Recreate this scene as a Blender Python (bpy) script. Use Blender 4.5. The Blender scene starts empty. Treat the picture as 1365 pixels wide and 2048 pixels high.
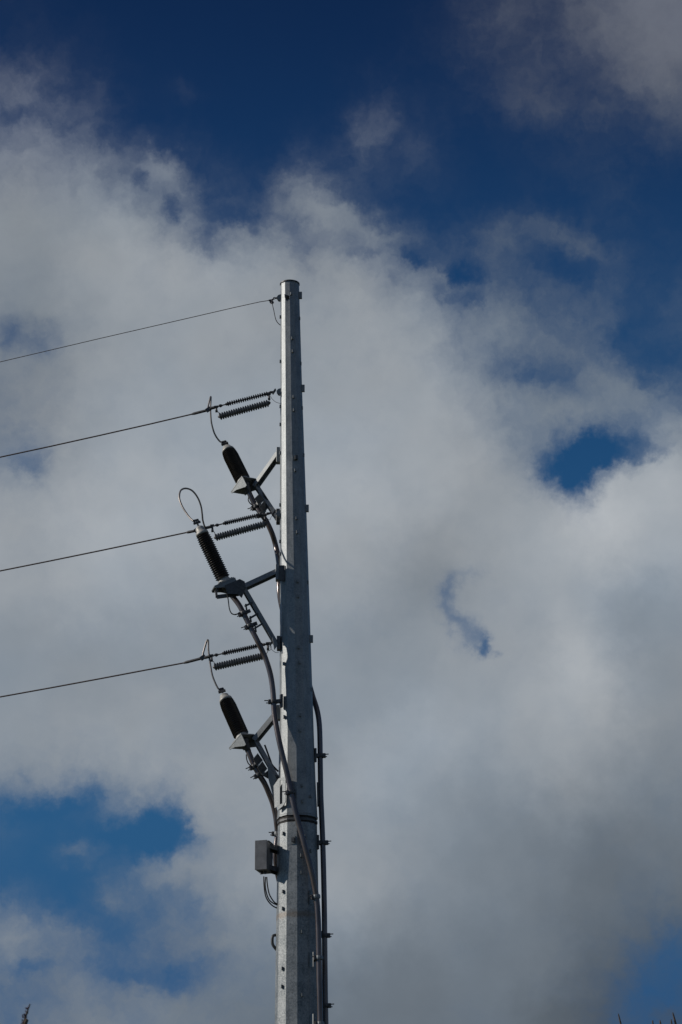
import bpy, math, random
import numpy as np
from mathutils import Vector, Matrix
R_ = math.radians
random.seed(7)
scn = bpy.context.scene
C = scn.collection
EPS = 1e-6

# ------------------------------------------------------------------ camera
W, H = 1365.0, 2048.0
LENS = 85.0
FPX = H / 36.0 * LENS
PITCH = 21.0
ROLL = -0.45
CAM = Vector((0, 0, 1.6))
cd = bpy.data.cameras.new('camera'); cam = bpy.data.objects.new('camera', cd); C.objects.link(cam)
cd.sensor_fit = 'VERTICAL'; cd.sensor_height = 36.0; cd.sensor_width = 24.0
cd.lens = LENS; cd.clip_start = 0.1; cd.clip_end = 20000
cam.location = CAM
CROT = (Matrix.Rotation(R_(90 + PITCH), 4, 'X') @ Matrix.Rotation(R_(ROLL), 4, 'Z'))
cam.rotation_euler = CROT.to_euler()
cd.dof.use_dof = True; cd.dof.focus_distance = 60.0; cd.dof.aperture_fstop = 13.0
scn.camera = cam

# ------------------------------------------------------------------ sun
SUN_EL = 27.0
SUN_AZ = 90.0            # degrees to the left of "towards the camera" as seen from the pole
sdir = Vector((-math.sin(R_(SUN_AZ)) * math.cos(R_(SUN_EL)), -math.cos(R_(SUN_AZ)) * math.cos(R_(SUN_EL)), math.sin(R_(SUN_EL))))
sl = bpy.data.lights.new('sun', 'SUN'); so = bpy.data.objects.new('sun', sl); C.objects.link(so)
sl.energy = 2.65; sl.angle = R_(0.5); sl.color = (1.0, 0.93, 0.84)
so.rotation_euler = sdir.to_track_quat('Z', 'Y').to_euler(); so.location = (-30, 10, 60)

scn.view_settings.view_transform = 'Standard'; scn.view_settings.look = 'None'
scn.view_settings.exposure = 0.0; scn.view_settings.gamma = 1.0; scn.view_settings.use_curve_mapping = False

# ------------------------------------------------------------------ sky with clouds (world, by direction: azimuth and elevation)
# coverage of cloud and brightness of cloud, read off on a coarse lattice of the sky
COV = [
 [.08,.02,0,0,0,0,0,.06,.32,.40,.66,.90],
 [.34,.22,.03,0,0,0,.06,.06,.12,.34,.32,.68],
 [.56,.40,.07,.01,0,.02,.22,.12,.04,.16,.12,.06],
 [.95,.95,.80,.20,.02,.42,.08,.06,.02,.04,.12,.06],
 [1,1,1,.90,.86,.90,.78,.16,.16,.16,.12,.08],
 [.92,1,1,1,1,.96,.98,.84,.62,.42,.24,.22],
 [.84,.96,1,1,1,1,1,.98,.76,.56,.56,.32],
 [.80,.92,1,1,1,1,1,1,.93,.66,.56,.70],
 [.90,1,1,1,1,1,1,1,1,.92,.70,1],
 [1,1,1,1,1,1,1,1,1,1,1,1],
 [1,1,1,1,1,1,1,1,1,1,1,1],
 [1,1,1,1,1,1,1,1,1,1,1,1],
 [1,1,1,1,1,1,1,1,1,1,1,1],
 [.98,.96,.94,.98,1,1,1,1,1,1,1,1],
 [.20,.06,.20,.80,1,1,1,1,1,1,1,.97],
 [.02,.02,.18,.74,.94,1,1,1,1,1,1,.95],
 [.22,.08,.14,.62,.86,.97,1,1,1,1,.97,.85],
 [.64,.82,.80,.82,.88,.96,1,1,1,1,.90,.45]]
LUM = [
 [100,100,100,100,100,100,100,100,100,102,104,108],
 [124,122,120,120,120,120,120,112,102,100,102,104],
 [138,134,130,130,130,130,128,122,112,106,106,106],
 [142,140,140,140,140,140,134,122,115,112,112,112],
 [144,154,158,154,150,150,140,130,122,118,118,118],
 [136,146,152,153,152,150,156,148,128,124,124,124],
 [134,148,152,154,155,155,158,155,140,124,128,122],
 [138,150,155,155,158,160,160,157,150,128,130,142],
 [152,160,164,165,166,168,169,163,153,152,170,164],
 [162,172,168,163,161,162,160,150,146,162,174,166],
 [152,158,156,154,155,154,149,140,153,158,154,148],
 [142,142,146,148,150,148,142,144,150,158,162,142],
 [145,150,150,148,145,142,149,152,154,158,160,142],
 [145,147,150,148,147,150,156,153,145,152,150,134],
 [130,135,142,148,150,150,152,142,134,128,120,116],
 [128,128,132,142,148,153,148,136,128,120,112,110],
 [134,130,124,124,134,142,134,126,120,114,104,96],
 [120,128,128,122,118,118,114,112,118,100,88,80]]
# local features: x, y, radius x, radius y, turn (deg), change of coverage, change of brightness (on the 1365 x 2048 frame of the photo)
FEAT = [
 # upper left veil and the top of the great cloud
 (50,165,60,32,0,.22,0),(18,228,26,14,0,-.32,0),(100,235,44,13,20,-.14,0),(200,215,45,50,0,.10,0),(275,362,18,12,30,-.45,0),
 (312,345,24,18,0,.42,0),(355,375,26,20,30,.35,0),(345,418,15,14,0,-.35,0),(390,440,30,14,40,.2,0),(415,480,20,28,-20,-.6,0),(480,436,44,14,0,-.25,0),
 (605,383,30,28,0,.5,4),(655,418,24,24,30,.42,0),(600,500,14,42,0,-.32,0),(560,430,24,24,0,.12,0),(710,445,34,20,20,.3,0),(770,470,30,18,30,.25,0),
 (370,180,26,14,20,.12,0),(405,300,22,26,0,.12,0),(325,325,40,14,30,.22,0),(460,360,26,30,0,.12,0),(520,400,20,30,10,-.05,0),
 # upper right wisps
 (755,245,24,50,22,.24,0),(735,275,26,24,0,.12,0),(840,325,34,26,20,.14,0),(800,290,30,14,20,.08,0),
 (1040,446,54,22,0,.42,0),(985,482,26,22,0,.30,0),(1140,480,46,16,20,.26,0),(1195,497,26,16,20,.2,0),(1240,370,26,44,20,.16,0),
 (1130,535,44,18,12,-.16,0),(1080,565,40,26,20,.16,0),(1000,600,60,26,20,.12,0),(1205,600,46,34,30,.22,0),(1245,655,22,26,0,-.25,0),(1312,712,52,34,30,-.5,0),
 (740,500,24,9,10,-.22,0),(830,512,24,10,30,-.3,0),(915,548,24,14,20,-.5,0),(900,592,30,13,25,-.3,0),(942,602,12,10,0,-.25,0),(880,560,24,10,40,.15,0),
 (1090,690,90,22,28,.2,6),(1235,770,60,22,35,.25,6),(1090,748,66,28,8,-.36,0),(1010,740,40,20,10,-.12,0),(1110,812,56,22,0,.20,6),(1200,815,44,18,0,.14,4),(1040,850,60,20,20,-.12,0),(1350,870,34,60,0,.3,6),
 (1168,905,46,27,-12,-.78,0),(1158,942,29,27,-5,-.65,0),(1110,925,30,20,30,-.2,0),(1222,895,40,24,10,-.45,0),(1150,985,20,24,-10,-.55,0),(1105,955,24,22,-20,-.35,0),(1300,905,54,15,-5,-.42,0),
 (1282,985,60,24,-18,.4,10),(1070,1010,50,30,20,.15,4),(1220,1020,60,30,10,.2,10),(1320,960,44,28,0,.15,4),
 # slit of blue in the solid cloud
 (888,1178,13,18,5,-.36,0),(894,1212,13,24,-10,-.46,0),(912,1248,16,22,-32,-.42,0),(938,1274,19,18,30,-.36,0),(958,1290,15,13,30,-.28,0),(976,1301,10,10,0,-.75,0),(930,1152,26,9,-15,-.3,0),
 # left edge
 (10,662,24,20,0,-.42,0),(80,672,44,18,-10,-.36,0),(125,695,36,14,0,-.16,0),(18,868,40,30,0,-.5,0),(60,935,22,22,0,-.32,0),(85,880,26,26,0,-.16,0),
 # lower left opening with its small clouds
 (200,1676,70,28,0,-.35,0),(60,1700,60,40,0,-.15,0),(150,1604,54,16,-8,-.42,0),(35,1630,52,18,0,-.3,0),(240,1602,48,26,-25,.14,0),(335,1685,40,28,30,-.62,0),(300,1645,26,22,0,-.32,0),(356,1648,14,34,-25,-.42,0),(260,1672,40,12,0,-.1,0),
 (158,1698,34,20,0,.62,0),(330,1748,52,26,0,.48,0),(300,1715,24,14,-30,.16,0),(228,1800,32,24,35,.6,0),(325,1870,40,40,0,.32,0),(127,1868,40,26,0,.55,0),(100,1850,26,14,0,.2,0),
 (14,1872,44,52,0,1.1,12),(0,1830,36,30,0,.6,10),(212,1900,34,40,0,-.3,0),(360,1946,50,22,-10,-.58,0),(270,1950,30,12,20,-.3,0),(57,1935,30,13,0,-.3,0),(395,1830,16,36,-20,-.22,0),
 (170,1985,60,26,0,.1,4),(60,1975,30,24,0,-.15,0),(400,1640,24,50,0,.2,6),
 # top right
 (1060,205,90,26,10,.14,0),(1180,225,46,14,0,.10,0),(930,60,28,46,0,.10,0),(1150,130,40,26,10,-.12,0),(1340,280,20,28,0,.12,0),(1260,40,90,40,0,.1,4),(1335,140,50,50,0,.2,2),
 # lower right corner
 (1348,1920,30,58,0,-.95,0),(1295,1992,46,30,-20,-.72,0),(1345,2035,26,12,0,.3,0),(1310,1940,30,30,-30,-.2,0),
 # light and dark billows
 (1165,1320,36,60,-15,0,26),(1110,1400,60,36,0,0,8),(1210,1395,50,26,0,0,6),(870,1455,52,30,0,0,16),(735,1560,50,28,15,0,18),(690,1790,44,74,0,0,12),(1098,1905,26,44,10,0,26),(1062,1985,50,24,-20,0,24),(930,1800,50,24,-10,0,6),
 (1210,1690,70,60,0,0,-9),(1290,1655,50,30,20,0,9),(900,1900,90,34,0,0,-8),(760,1925,60,40,0,0,-7),(800,1330,70,26,-10,0,7),(1030,1370,70,20,20,0,-3),
 (1195,1050,54,36,0,0,18),(1300,1000,60,40,0,0,10),(1110,1120,70,40,0,0,6),(1020,1420,60,30,0,0,8),(1000,1130,50,26,20,0,5),(860,1080,70,30,-20,0,-9),(860,1140,70,36,0,0,-13),(1270,1230,60,60,0,0,-14),(800,1240,60,40,0,0,-7),(930,1310,40,24,0,0,6),
 (240,430,90,36,20,0,8),(80,500,70,26,0,0,-8),(130,640,60,26,0,0,-5),(700,540,60,40,30,0,7),(730,720,60,24,0,-.05,-5),(860,730,30,18,0,-.08,-6),(470,620,60,30,20,0,3),
]

def pix_dir(px, py):
    v = Vector(((px - W / 2) / FPX, -(py - H / 2) / FPX, -1.0))
    return (CROT.to_3x3() @ v).normalized()

def sky_fields():
    AZ0, AZ1, EL0, EL1 = -0.185, 0.185, R_(6.5), R_(35.5)
    n = 32
    az = np.linspace(AZ0, AZ1, n)[:, None]; el = np.linspace(EL0, EL1, n)[None, :]
    d = np.stack([np.sin(az) * np.cos(el), np.cos(az) * np.cos(el), np.sin(el) + 0 * az], -1)
    M = np.array(CROT.to_3x3())
    c = d @ M
    px = W / 2 + FPX * c[..., 0] / -c[..., 2]
    py = H / 2 - FPX * c[..., 1] / -c[..., 2]
    def samp(G):
        G = np.array(G, float)
        gx = np.clip((px - 57) / 113.7, 0, 10.999); gy = np.clip((py - 57) / 113.8, 0, 16.999)
        ix = gx.astype(int); iy = gy.astype(int); fx = gx - ix; fy = gy - iy
        fx = fx * fx * (3 - 2 * fx); fy = fy * fy * (3 - 2 * fy)
        return (G[iy, ix] * (1 - fx) + G[iy, ix + 1] * fx) * (1 - fy) + (G[iy + 1, ix] * (1 - fx) + G[iy + 1, ix + 1] * fx) * fy
    cov, lum = samp(COV), samp(LUM)
    for (x, y, rx, ry, t, dc, dl) in FEAT:
        a = R_(t); dx = px - x; dy = py - y
        def gauss(lo): return np.exp(-(((dx * math.cos(a) + dy * math.sin(a)) / max(rx, lo)) ** 2 + ((-dx * math.sin(a) + dy * math.cos(a)) / max(ry, lo)) ** 2))
        if min(rx, ry) >= 30: cov = cov + dc * gauss(30)
        if min(rx, ry) >= 22: lum = lum + dl * gauss(28)
    cov = np.clip(cov, -0.1, 1.10)
    l = lum / 255.0
    lin = np.where(l < .04045, l / 12.92, ((l + .055) / 1.055) ** 2.4)
    return cov, lin, (AZ0, AZ1, EL0, EL1)

world = bpy.data.worlds.new('World'); scn.world = world; world.use_nodes = True
world.cycles.sampling_method = 'MANUAL'; world.cycles.sample_map_resolution = 512
nt = world.node_tree; nt.nodes.clear()

class NB:
    def __init__(s, tree): s.t = tree
    def new(s, typ, **kw):
        nd = s.t.nodes.new(typ)
        for k, v in kw.items(): setattr(nd, k, v)
        return nd
    def put(s, sock, v):
        if isinstance(v, bpy.types.NodeSocket): s.t.links.new(v, sock)
        else: sock.default_value = v
    def m(s, op, a, b=0.0, c=0.0, clamp=False):
        nd = s.new('ShaderNodeMath', operation=op, use_clamp=clamp)
        for i, v in enumerate((a, b, c)): s.put(nd.inputs[i], v)
        return nd.outputs[0]
    def v(s, op, a, b=(0, 0, 0), c=(0, 0, 0), out=0):
        nd = s.new('ShaderNodeVectorMath', operation=op)
        s.put(nd.inputs[0], a)
        if op == 'SCALE': s.put(nd.inputs[3], b)
        else:
            s.put(nd.inputs[1], b); s.put(nd.inputs[2], c)
        return nd.outputs['Value' if op in ('DOT_PRODUCT', 'LENGTH') else 'Vector']
    def noise(s, vec, scale, detail=4, rough=.5, dist=0.0, lac=2.0):
        nd = s.new('ShaderNodeTexNoise'); s.put(nd.inputs['Vector'], vec)
        nd.inputs['Scale'].default_value = scale; nd.inputs['Detail'].default_value = detail
        nd.inputs['Roughness'].default_value = rough; nd.inputs['Distortion'].default_value = dist; nd.inputs['Lacunarity'].default_value = lac
        return nd
    def smooth(s, x, a, b, lo=0.0, hi=1.0):
        nd = s.new('ShaderNodeMapRange', interpolation_type='SMOOTHSTEP'); s.put(nd.inputs[0], x)
        nd.inputs[1].default_value = a; nd.inputs[2].default_value = b; nd.inputs[3].default_value = lo; nd.inputs[4].default_value = hi
        return nd.outputs[0]
    def mix(s, f, a, b, blend='MIX'):
        nd = s.new('ShaderNodeMix', data_type='RGBA', blend_type=blend); nd.clamp_factor = True
        s.put(nd.inputs[0], f)
        for sock, v in ((nd.inputs[6], a), (nd.inputs[7], b)):
            s.put(sock, v if isinstance(v, bpy.types.NodeSocket) else (*v, 1.0))
        return nd.outputs[2]

def build_world():
    g = NB(nt)
    cov, lin, (AZ0, AZ1, EL0, EL1) = sky_fields()
    tc = g.new('ShaderNodeTexCoord'); D = tc.outputs['Generated']
    # wisps: bend the look-up with two scales of noise
    n1 = g.noise(D, 26, 4, .55); n2 = g.noise(D, 110, 5, .62)
    w1 = g.v('SCALE', g.v('SUBTRACT', n1.outputs['Color'], (.5, .5, .5)), 0.011)
    w2 = g.v('SCALE', g.v('SUBTRACT', n2.outputs['Color'], (.5, .5, .5)), 0.016)
    DW = g.v('ADD', g.v('ADD', D, w1), w2)
    sp = g.new('ShaderNodeSeparateXYZ'); g.put(sp.inputs[0], DW)
    az = g.m('ARCTAN2', sp.outputs[0], sp.outputs[1])
    el = g.m('ARCSINE', sp.outputs[2])
    u = g.m('DIVIDE', g.m('SUBTRACT', az, AZ0), AZ1 - AZ0, clamp=True)
    v = g.m('DIVIDE', g.m('SUBTRACT', el, EL0), EL1 - EL0, clamp=True)
    def field(F, pairs):
        U, S, Vt = np.linalg.svd(F)
        tot = None
        for p in range(pairs):
            cols = []
            for mat, co in ((U.T, u), (Vt, v)):
                rows = [mat[3 * p + q] * math.sqrt(S[3 * p + q]) for q in range(3)]
                sc = [max(abs(r).max(), 1e-6) for r in rows]
                rp = g.new('ShaderNodeValToRGB'); cr = rp.color_ramp; cr.interpolation = 'B_SPLINE'
                n = F.shape[0]
                while len(cr.elements) < n: cr.elements.new(0.5)
                for i in range(n): cr.elements[i].position = i / (n - 1)
                for i in range(n):
                    cr.elements[i].color = (*[float(.5 + .5 * rows[q][i] / sc[q]) for q in range(3)], 1.0)
                g.put(rp.inputs[0], co)
                cols.append(g.v('MULTIPLY_ADD', rp.outputs[0], tuple(2 * s for s in sc), tuple(-s for s in sc)))
            t = g.v('DOT_PRODUCT', cols[0], cols[1])
            tot = t if tot is None else g.m('ADD', tot, t)
        return tot
    fc = field(cov, 7); fl = field(lin, 4)
    ex0 = CROT.to_3x3() @ Vector((1, 0, 0)); ey0 = CROT.to_3x3() @ Vector((0, -1, 0))
    for (x, y, rx, ry, t, dc, dl) in FEAT:
        if min(rx, ry) >= 30 or not dc: continue
        dc *= .72; rx *= 1.28; ry *= 1.28
        c = pix_dir(x, y); a = R_(t); ex = ex0 * math.cos(a) + ey0 * math.sin(a); ey = -ex0 * math.sin(a) + ey0 * math.cos(a)
        p = g.v('SUBTRACT', DW, tuple(c)); k = .9 * FPX * .93
        px_ = g.v('DOT_PRODUCT', p, tuple(ex * (k / rx))); py_ = g.v('DOT_PRODUCT', p, tuple(ey * (k / ry)))
        gs = g.m('POWER', math.exp(-1), g.m('MULTIPLY_ADD', px_, px_, g.m('MULTIPLY', py_, py_)))
        fc = g.m('MULTIPLY_ADD', gs, dc, fc)
    # the rest of the sky, out of the photograph's view: scattered darker cloud
    s0 = g.new('ShaderNodeSeparateXYZ'); g.put(s0.inputs[0], D)
    a0 = g.m('ABSOLUTE', g.m('ARCTAN2', s0.outputs[0], s0.outputs[1])); e0 = g.m('ARCSINE', s0.outputs[2])
    inside = g.m('MULTIPLY', g.smooth(a0, 0.19, 0.34, 1, 0), g.smooth(e0, R_(35), R_(48), 1, 0))
    nf = g.noise(D, 3.2, 6, .55)
    fco = g.smooth(nf.outputs[0], .44, .60)
    fc2 = g.new('ShaderNodeMix', data_type='FLOAT'); g.put(fc2.inputs[0], inside); g.put(fc2.inputs[2], fco); g.put(fc2.inputs[3], fc)
    fl2 = g.new('ShaderNodeMix', data_type='FLOAT'); g.put(fl2.inputs[0], inside); fl2.inputs[2].default_value = OUT_LUM; g.put(fl2.inputs[3], fl)
    # ragged edges
    n3 = g.noise(DW, 50, 9, .58, .2); n4 = g.noise(DW, 170, 6, .6, .2)
    r = g.m('ADD', g.m('MULTIPLY', g.m('SUBTRACT', n3.outputs[0], .5), 1.05), g.m('MULTIPLY', g.m('SUBTRACT', n4.outputs[0], .5), .30))
    # strongest where the sky is half covered, faint in clear blue and in solid cloud
    edge = g.m('ADD', g.m('MULTIPLY', g.m('MULTIPLY', fc2.outputs[0], g.m('SUBTRACT', 1.1, fc2.outputs[0]), clamp=True), 2.3), .04)
    alpha = g.m('ADD', fc2.outputs[0], g.m('MULTIPLY', r, edge), clamp=True)
    alpha = g.m('ADD', g.m('MULTIPLY', g.smooth(alpha, -.05, 1.02), .7), g.m('MULTIPLY', g.m('MULTIPLY', alpha, alpha), .3), clamp=True)
    # billows inside the cloud
    n5 = g.noise(DW, 15, 6, .5); n6 = g.noise(D, 60, 5, .5)
    b = g.m('ADD', 1.0, g.m('ADD', g.m('MULTIPLY', g.m('SUBTRACT', n5.outputs[0], .5), .26), g.m('MULTIPLY', g.m('SUBTRACT', n6.outputs[0], .5), .16)))
    lum = g.m('MULTIPLY', fl2.outputs[0], b)
    n7 = g.noise(D, 12, 3, .5)
    tint = g.mix(g.smooth(g.m('ADD', lum, g.m('MULTIPLY', g.m('SUBTRACT', n7.outputs[0], .5), .30)), .12, .46), (.82, 1.0, 1.21), (.94, 1.0, 1.06))
    tint = g.mix(g.smooth(e0, R_(27.5), R_(31.5)), tint, (.90, 1.0, 1.26))
    cloud = g.v('SCALE', tint, lum)
    # clear sky: physical sky, deepened as by a polariser
    sky = g.new('ShaderNodeTexSky', sky_type='NISHITA', sun_disc=False)
    sky.sun_elevation = R_(SUN_EL); sky.sun_rotation = math.atan2(sdir.x, sdir.y)
    sky.altitude = 200; sky.air_density = 1.0; sky.dust_density = .3; sky.ozone_density = 2.0
    rp = g.new('ShaderNodeValToRGB'); cr = rp.color_ramp; cr.interpolation = 'B_SPLINE'
    while len(cr.elements) < len(SKY_TINT): cr.elements.new(.5)
    for i, (e_, c_) in enumerate(SKY_TINT): cr.elements[i].position = e_ / 90
    for i, (e_, c_) in enumerate(SKY_TINT): cr.elements[i].color = (*c_, 1)
    g.put(rp.inputs[0], g.m('DIVIDE', e0, R_(90), clamp=True))
    blue = g.v('MULTIPLY', sky.outputs[0], rp.outputs[0])
    col = g.mix(alpha, blue, g.v('SCALE', cloud, 10.0))
    bg = g.new('ShaderNodeBackground'); g.put(bg.inputs[0], col); bg.inputs[1].default_value = 0.1
    out = g.new('ShaderNodeOutputWorld'); g.t.links.new(bg.outputs[0], out.inputs[0])
OUT_LUM = 0.19
SKY_TINT = [(0, (.12, .29, .44)), (8.5, (.065, .19, .40)), (12.5, (.12, .32, .48)), (15.5, (.12, .34, .52)), (19, (.11, .335, .52)), (22, (.112, .343, .52)), (26, (.085, .27, .45)), (29, (.066, .205, .37)), (33, (.046, .12, .24)), (40, (.045, .115, .23)), (90, (.045, .115, .23))]
build_world()

# ------------------------------------------------------------------ materials
def material(name, base, rough=.5, metal=0.0, var=.0, vscale=10, bump=0.0, bscale=60, tint2=None, spec=.5, stretch=(1, 1, 1)):
    m = bpy.data.materials.new(name); m.use_nodes = True
    g = NB(m.node_tree); bs = m.node_tree.nodes['Principled BSDF']
    tc = g.new('ShaderNodeTexCoord'); mp = g.new('ShaderNodeMapping'); g.put(mp.inputs[0], tc.outputs['Object']); mp.inputs['Scale'].default_value = stretch
    n = g.noise(mp.outputs[0], vscale, 6, .6)
    c2 = tint2 or tuple(min(1, c * (1 + var)) for c in base)
    c1 = tuple(c * (1 - var) for c in base)
    g.put(bs.inputs['Base Color'], g.mix(g.smooth(n.outputs[0], .3, .7), c1, c2))
    bs.inputs['Roughness'].default_value = rough; bs.inputs['Metallic'].default_value = metal
    bs.inputs['Specular IOR Level'].default_value = spec
    if bump:
        nb = g.noise(mp.outputs[0], bscale, 4, .6); b = g.new('ShaderNodeBump'); b.inputs['Strength'].default_value = bump; b.inputs['Distance'].default_value = .01
        g.put(b.inputs['Height'], nb.outputs[0]); g.put(bs.inputs['Normal'], b.outputs[0])
    return m

def galvanised(name, k=1.0, spangle=1.0, mottle=1.3):
    m = bpy.data.materials.new(name); m.use_nodes = True
    g = NB(m.node_tree); bs = m.node_tree.nodes['Principled BSDF']
    tc = g.new('ShaderNodeTexCoord'); O = tc.outputs['Object']
    mp = g.new('ShaderNodeMapping'); g.put(mp.inputs[0], O); mp.inputs['Scale'].default_value = (1, 1, .12)
    streak = g.noise(mp.outputs[0], 9, 5, .6)          # rain streaks down the steel
    blot = g.noise(O, 2.6, 8, .68, .4)
    speck = g.noise(O, 28, 5, .75)
    vor = g.new('ShaderNodeTexVoronoi', feature='F1'); g.put(vor.inputs['Vector'], O); vor.inputs['Scale'].default_value = 30
    vs = g.new('ShaderNodeSeparateColor'); g.put(vs.inputs[0], vor.outputs['Color'])
    f = g.m('ADD', g.m('MULTIPLY', g.m('SUBTRACT', streak.outputs[0], .5), 1.0), g.m('MULTIPLY', g.m('SUBTRACT', blot.outputs[0], .5), mottle))
    f = g.m('ADD', f, g.m('MULTIPLY', g.m('SUBTRACT', speck.outputs[0], .5), 1.5 * spangle))
    f = g.m('ADD', f, g.m('MULTIPLY', g.m('SUBTRACT', vs.outputs[0], .5), .22 * spangle))
    f = g.m('ADD', f, .5, clamp=True)
    col = g.mix(f, tuple(c * k for c in (.165, .185, .195)), tuple(c * k for c in (.40, .42, .425)))
    bright = g.smooth(speck.outputs[0], .66, .74)
    col = g.mix(g.m('MULTIPLY', bright, .5 * spangle), col, tuple(min(1, c * k) for c in (.62, .64, .64)))
    g.put(bs.inputs['Base Color'], col)
    bs.inputs['Metallic'].default_value = .35
    g.put(bs.inputs['Roughness'], g.m('ADD', .42, g.m('MULTIPLY', blot.outputs[0], .2)))
    b = g.new('ShaderNodeBump'); b.inputs['Strength'].default_value = .25; b.inputs['Distance'].default_value = .01
    g.put(b.inputs['Height'], speck.outputs[0]); g.put(bs.inputs['Normal'], b.outputs[0])
    return m

M_POLE = galvanised('galvanised_pole_steel')
def stained():
    m = galvanised('weathered_pole_steel', .92, 1.9, 2.1)
    g = NB(m.node_tree); bs = m.node_tree.nodes['Principled BSDF']
    src = bs.inputs['Base Color'].links[0].from_socket
    geo = g.new('ShaderNodeNewGeometry'); s = g.new('ShaderNodeSeparateXYZ'); g.put(s.inputs[0], geo.outputs['Position'])
    z0 = STAIN_Z
    n = g.noise(geo.outputs['Position'], 5, 4, .6)
    d = g.m('ABSOLUTE', g.m('SUBTRACT', g.m('ADD', s.outputs[2], g.m('MULTIPLY', n.outputs[0], .22)), z0 + .11))
    band = g.m('MULTIPLY', g.smooth(d, .02, .13, 1, 0), g.m('MULTIPLY', n.outputs[0], .9))
    g.put(bs.inputs['Base Color'], g.mix(band, src, (.22, .15, .09)))
    return m
M_STEEL = galvanised('galvanised_bracket_steel', .85, .5)
M_DKSTEEL = material('weathered_dark_steel', (.085, .087, .09), .5, .3, .3, 14, .2)
M_HARD = material('dull_hardware_metal', (.10, .095, .095), .45, .5, .3, 20, .1)
M_SHED = material('dark_polymer_shed', (.030, .024, .021), .32, 0, .25, 6, spec=.35)
M_GREYSHED = material('grey_silicone_shed', (.14, .145, .15), .5, 0, .2, 8)
M_STRAIN = material('dark_grey_silicone_insulator', (.045, .042, .045), .5, 0, .2, 8)
M_CAP = material('pale_cast_aluminium', (.42, .41, .38), .5, .15, .2, 12, .15)
M_CABLE = material('brown_black_cable_jacket', (.13, .105, .10), .24, .35, .3, 5, .1, spec=.9, stretch=(1, 1, .3))
M_WIRE = material('weathered_conductor', (.10, .075, .07), .5, .5, .2, 30)
M_LEAD = material('bare_metal_jumper', (.30, .27, .25), .42, .5, .2, 30)
M_THINBLACK = material('black_rubber_lead', (.015, .014, .014), .5, 0, .2, 10)
M_BOX = material('dark_grey_painted_box', (.19, .19, .195), .5, .0, .18, 5, .1, tint2=(.25, .25, .255))
M_SEAL = material('dark_joint_gap', (.03, .027, .025), .8, 0, .4, 20)
M_BARK = material('brown_twig_bark', (.09, .065, .05), .85, 0, .3, 25, .3)
M_LEAF = material('dull_green_leaf', (.055, .08, .035), .6, 0, .35, 12)
M_FLOWER = material('dry_purple_flower', (.07, .045, .075), .8, 0, .4, 20)
M_GRASS = material('rough_grass', (.035, .045, .018), .9, 0, .4, .4, .5, 8, tint2=(.06, .065, .03))

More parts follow.
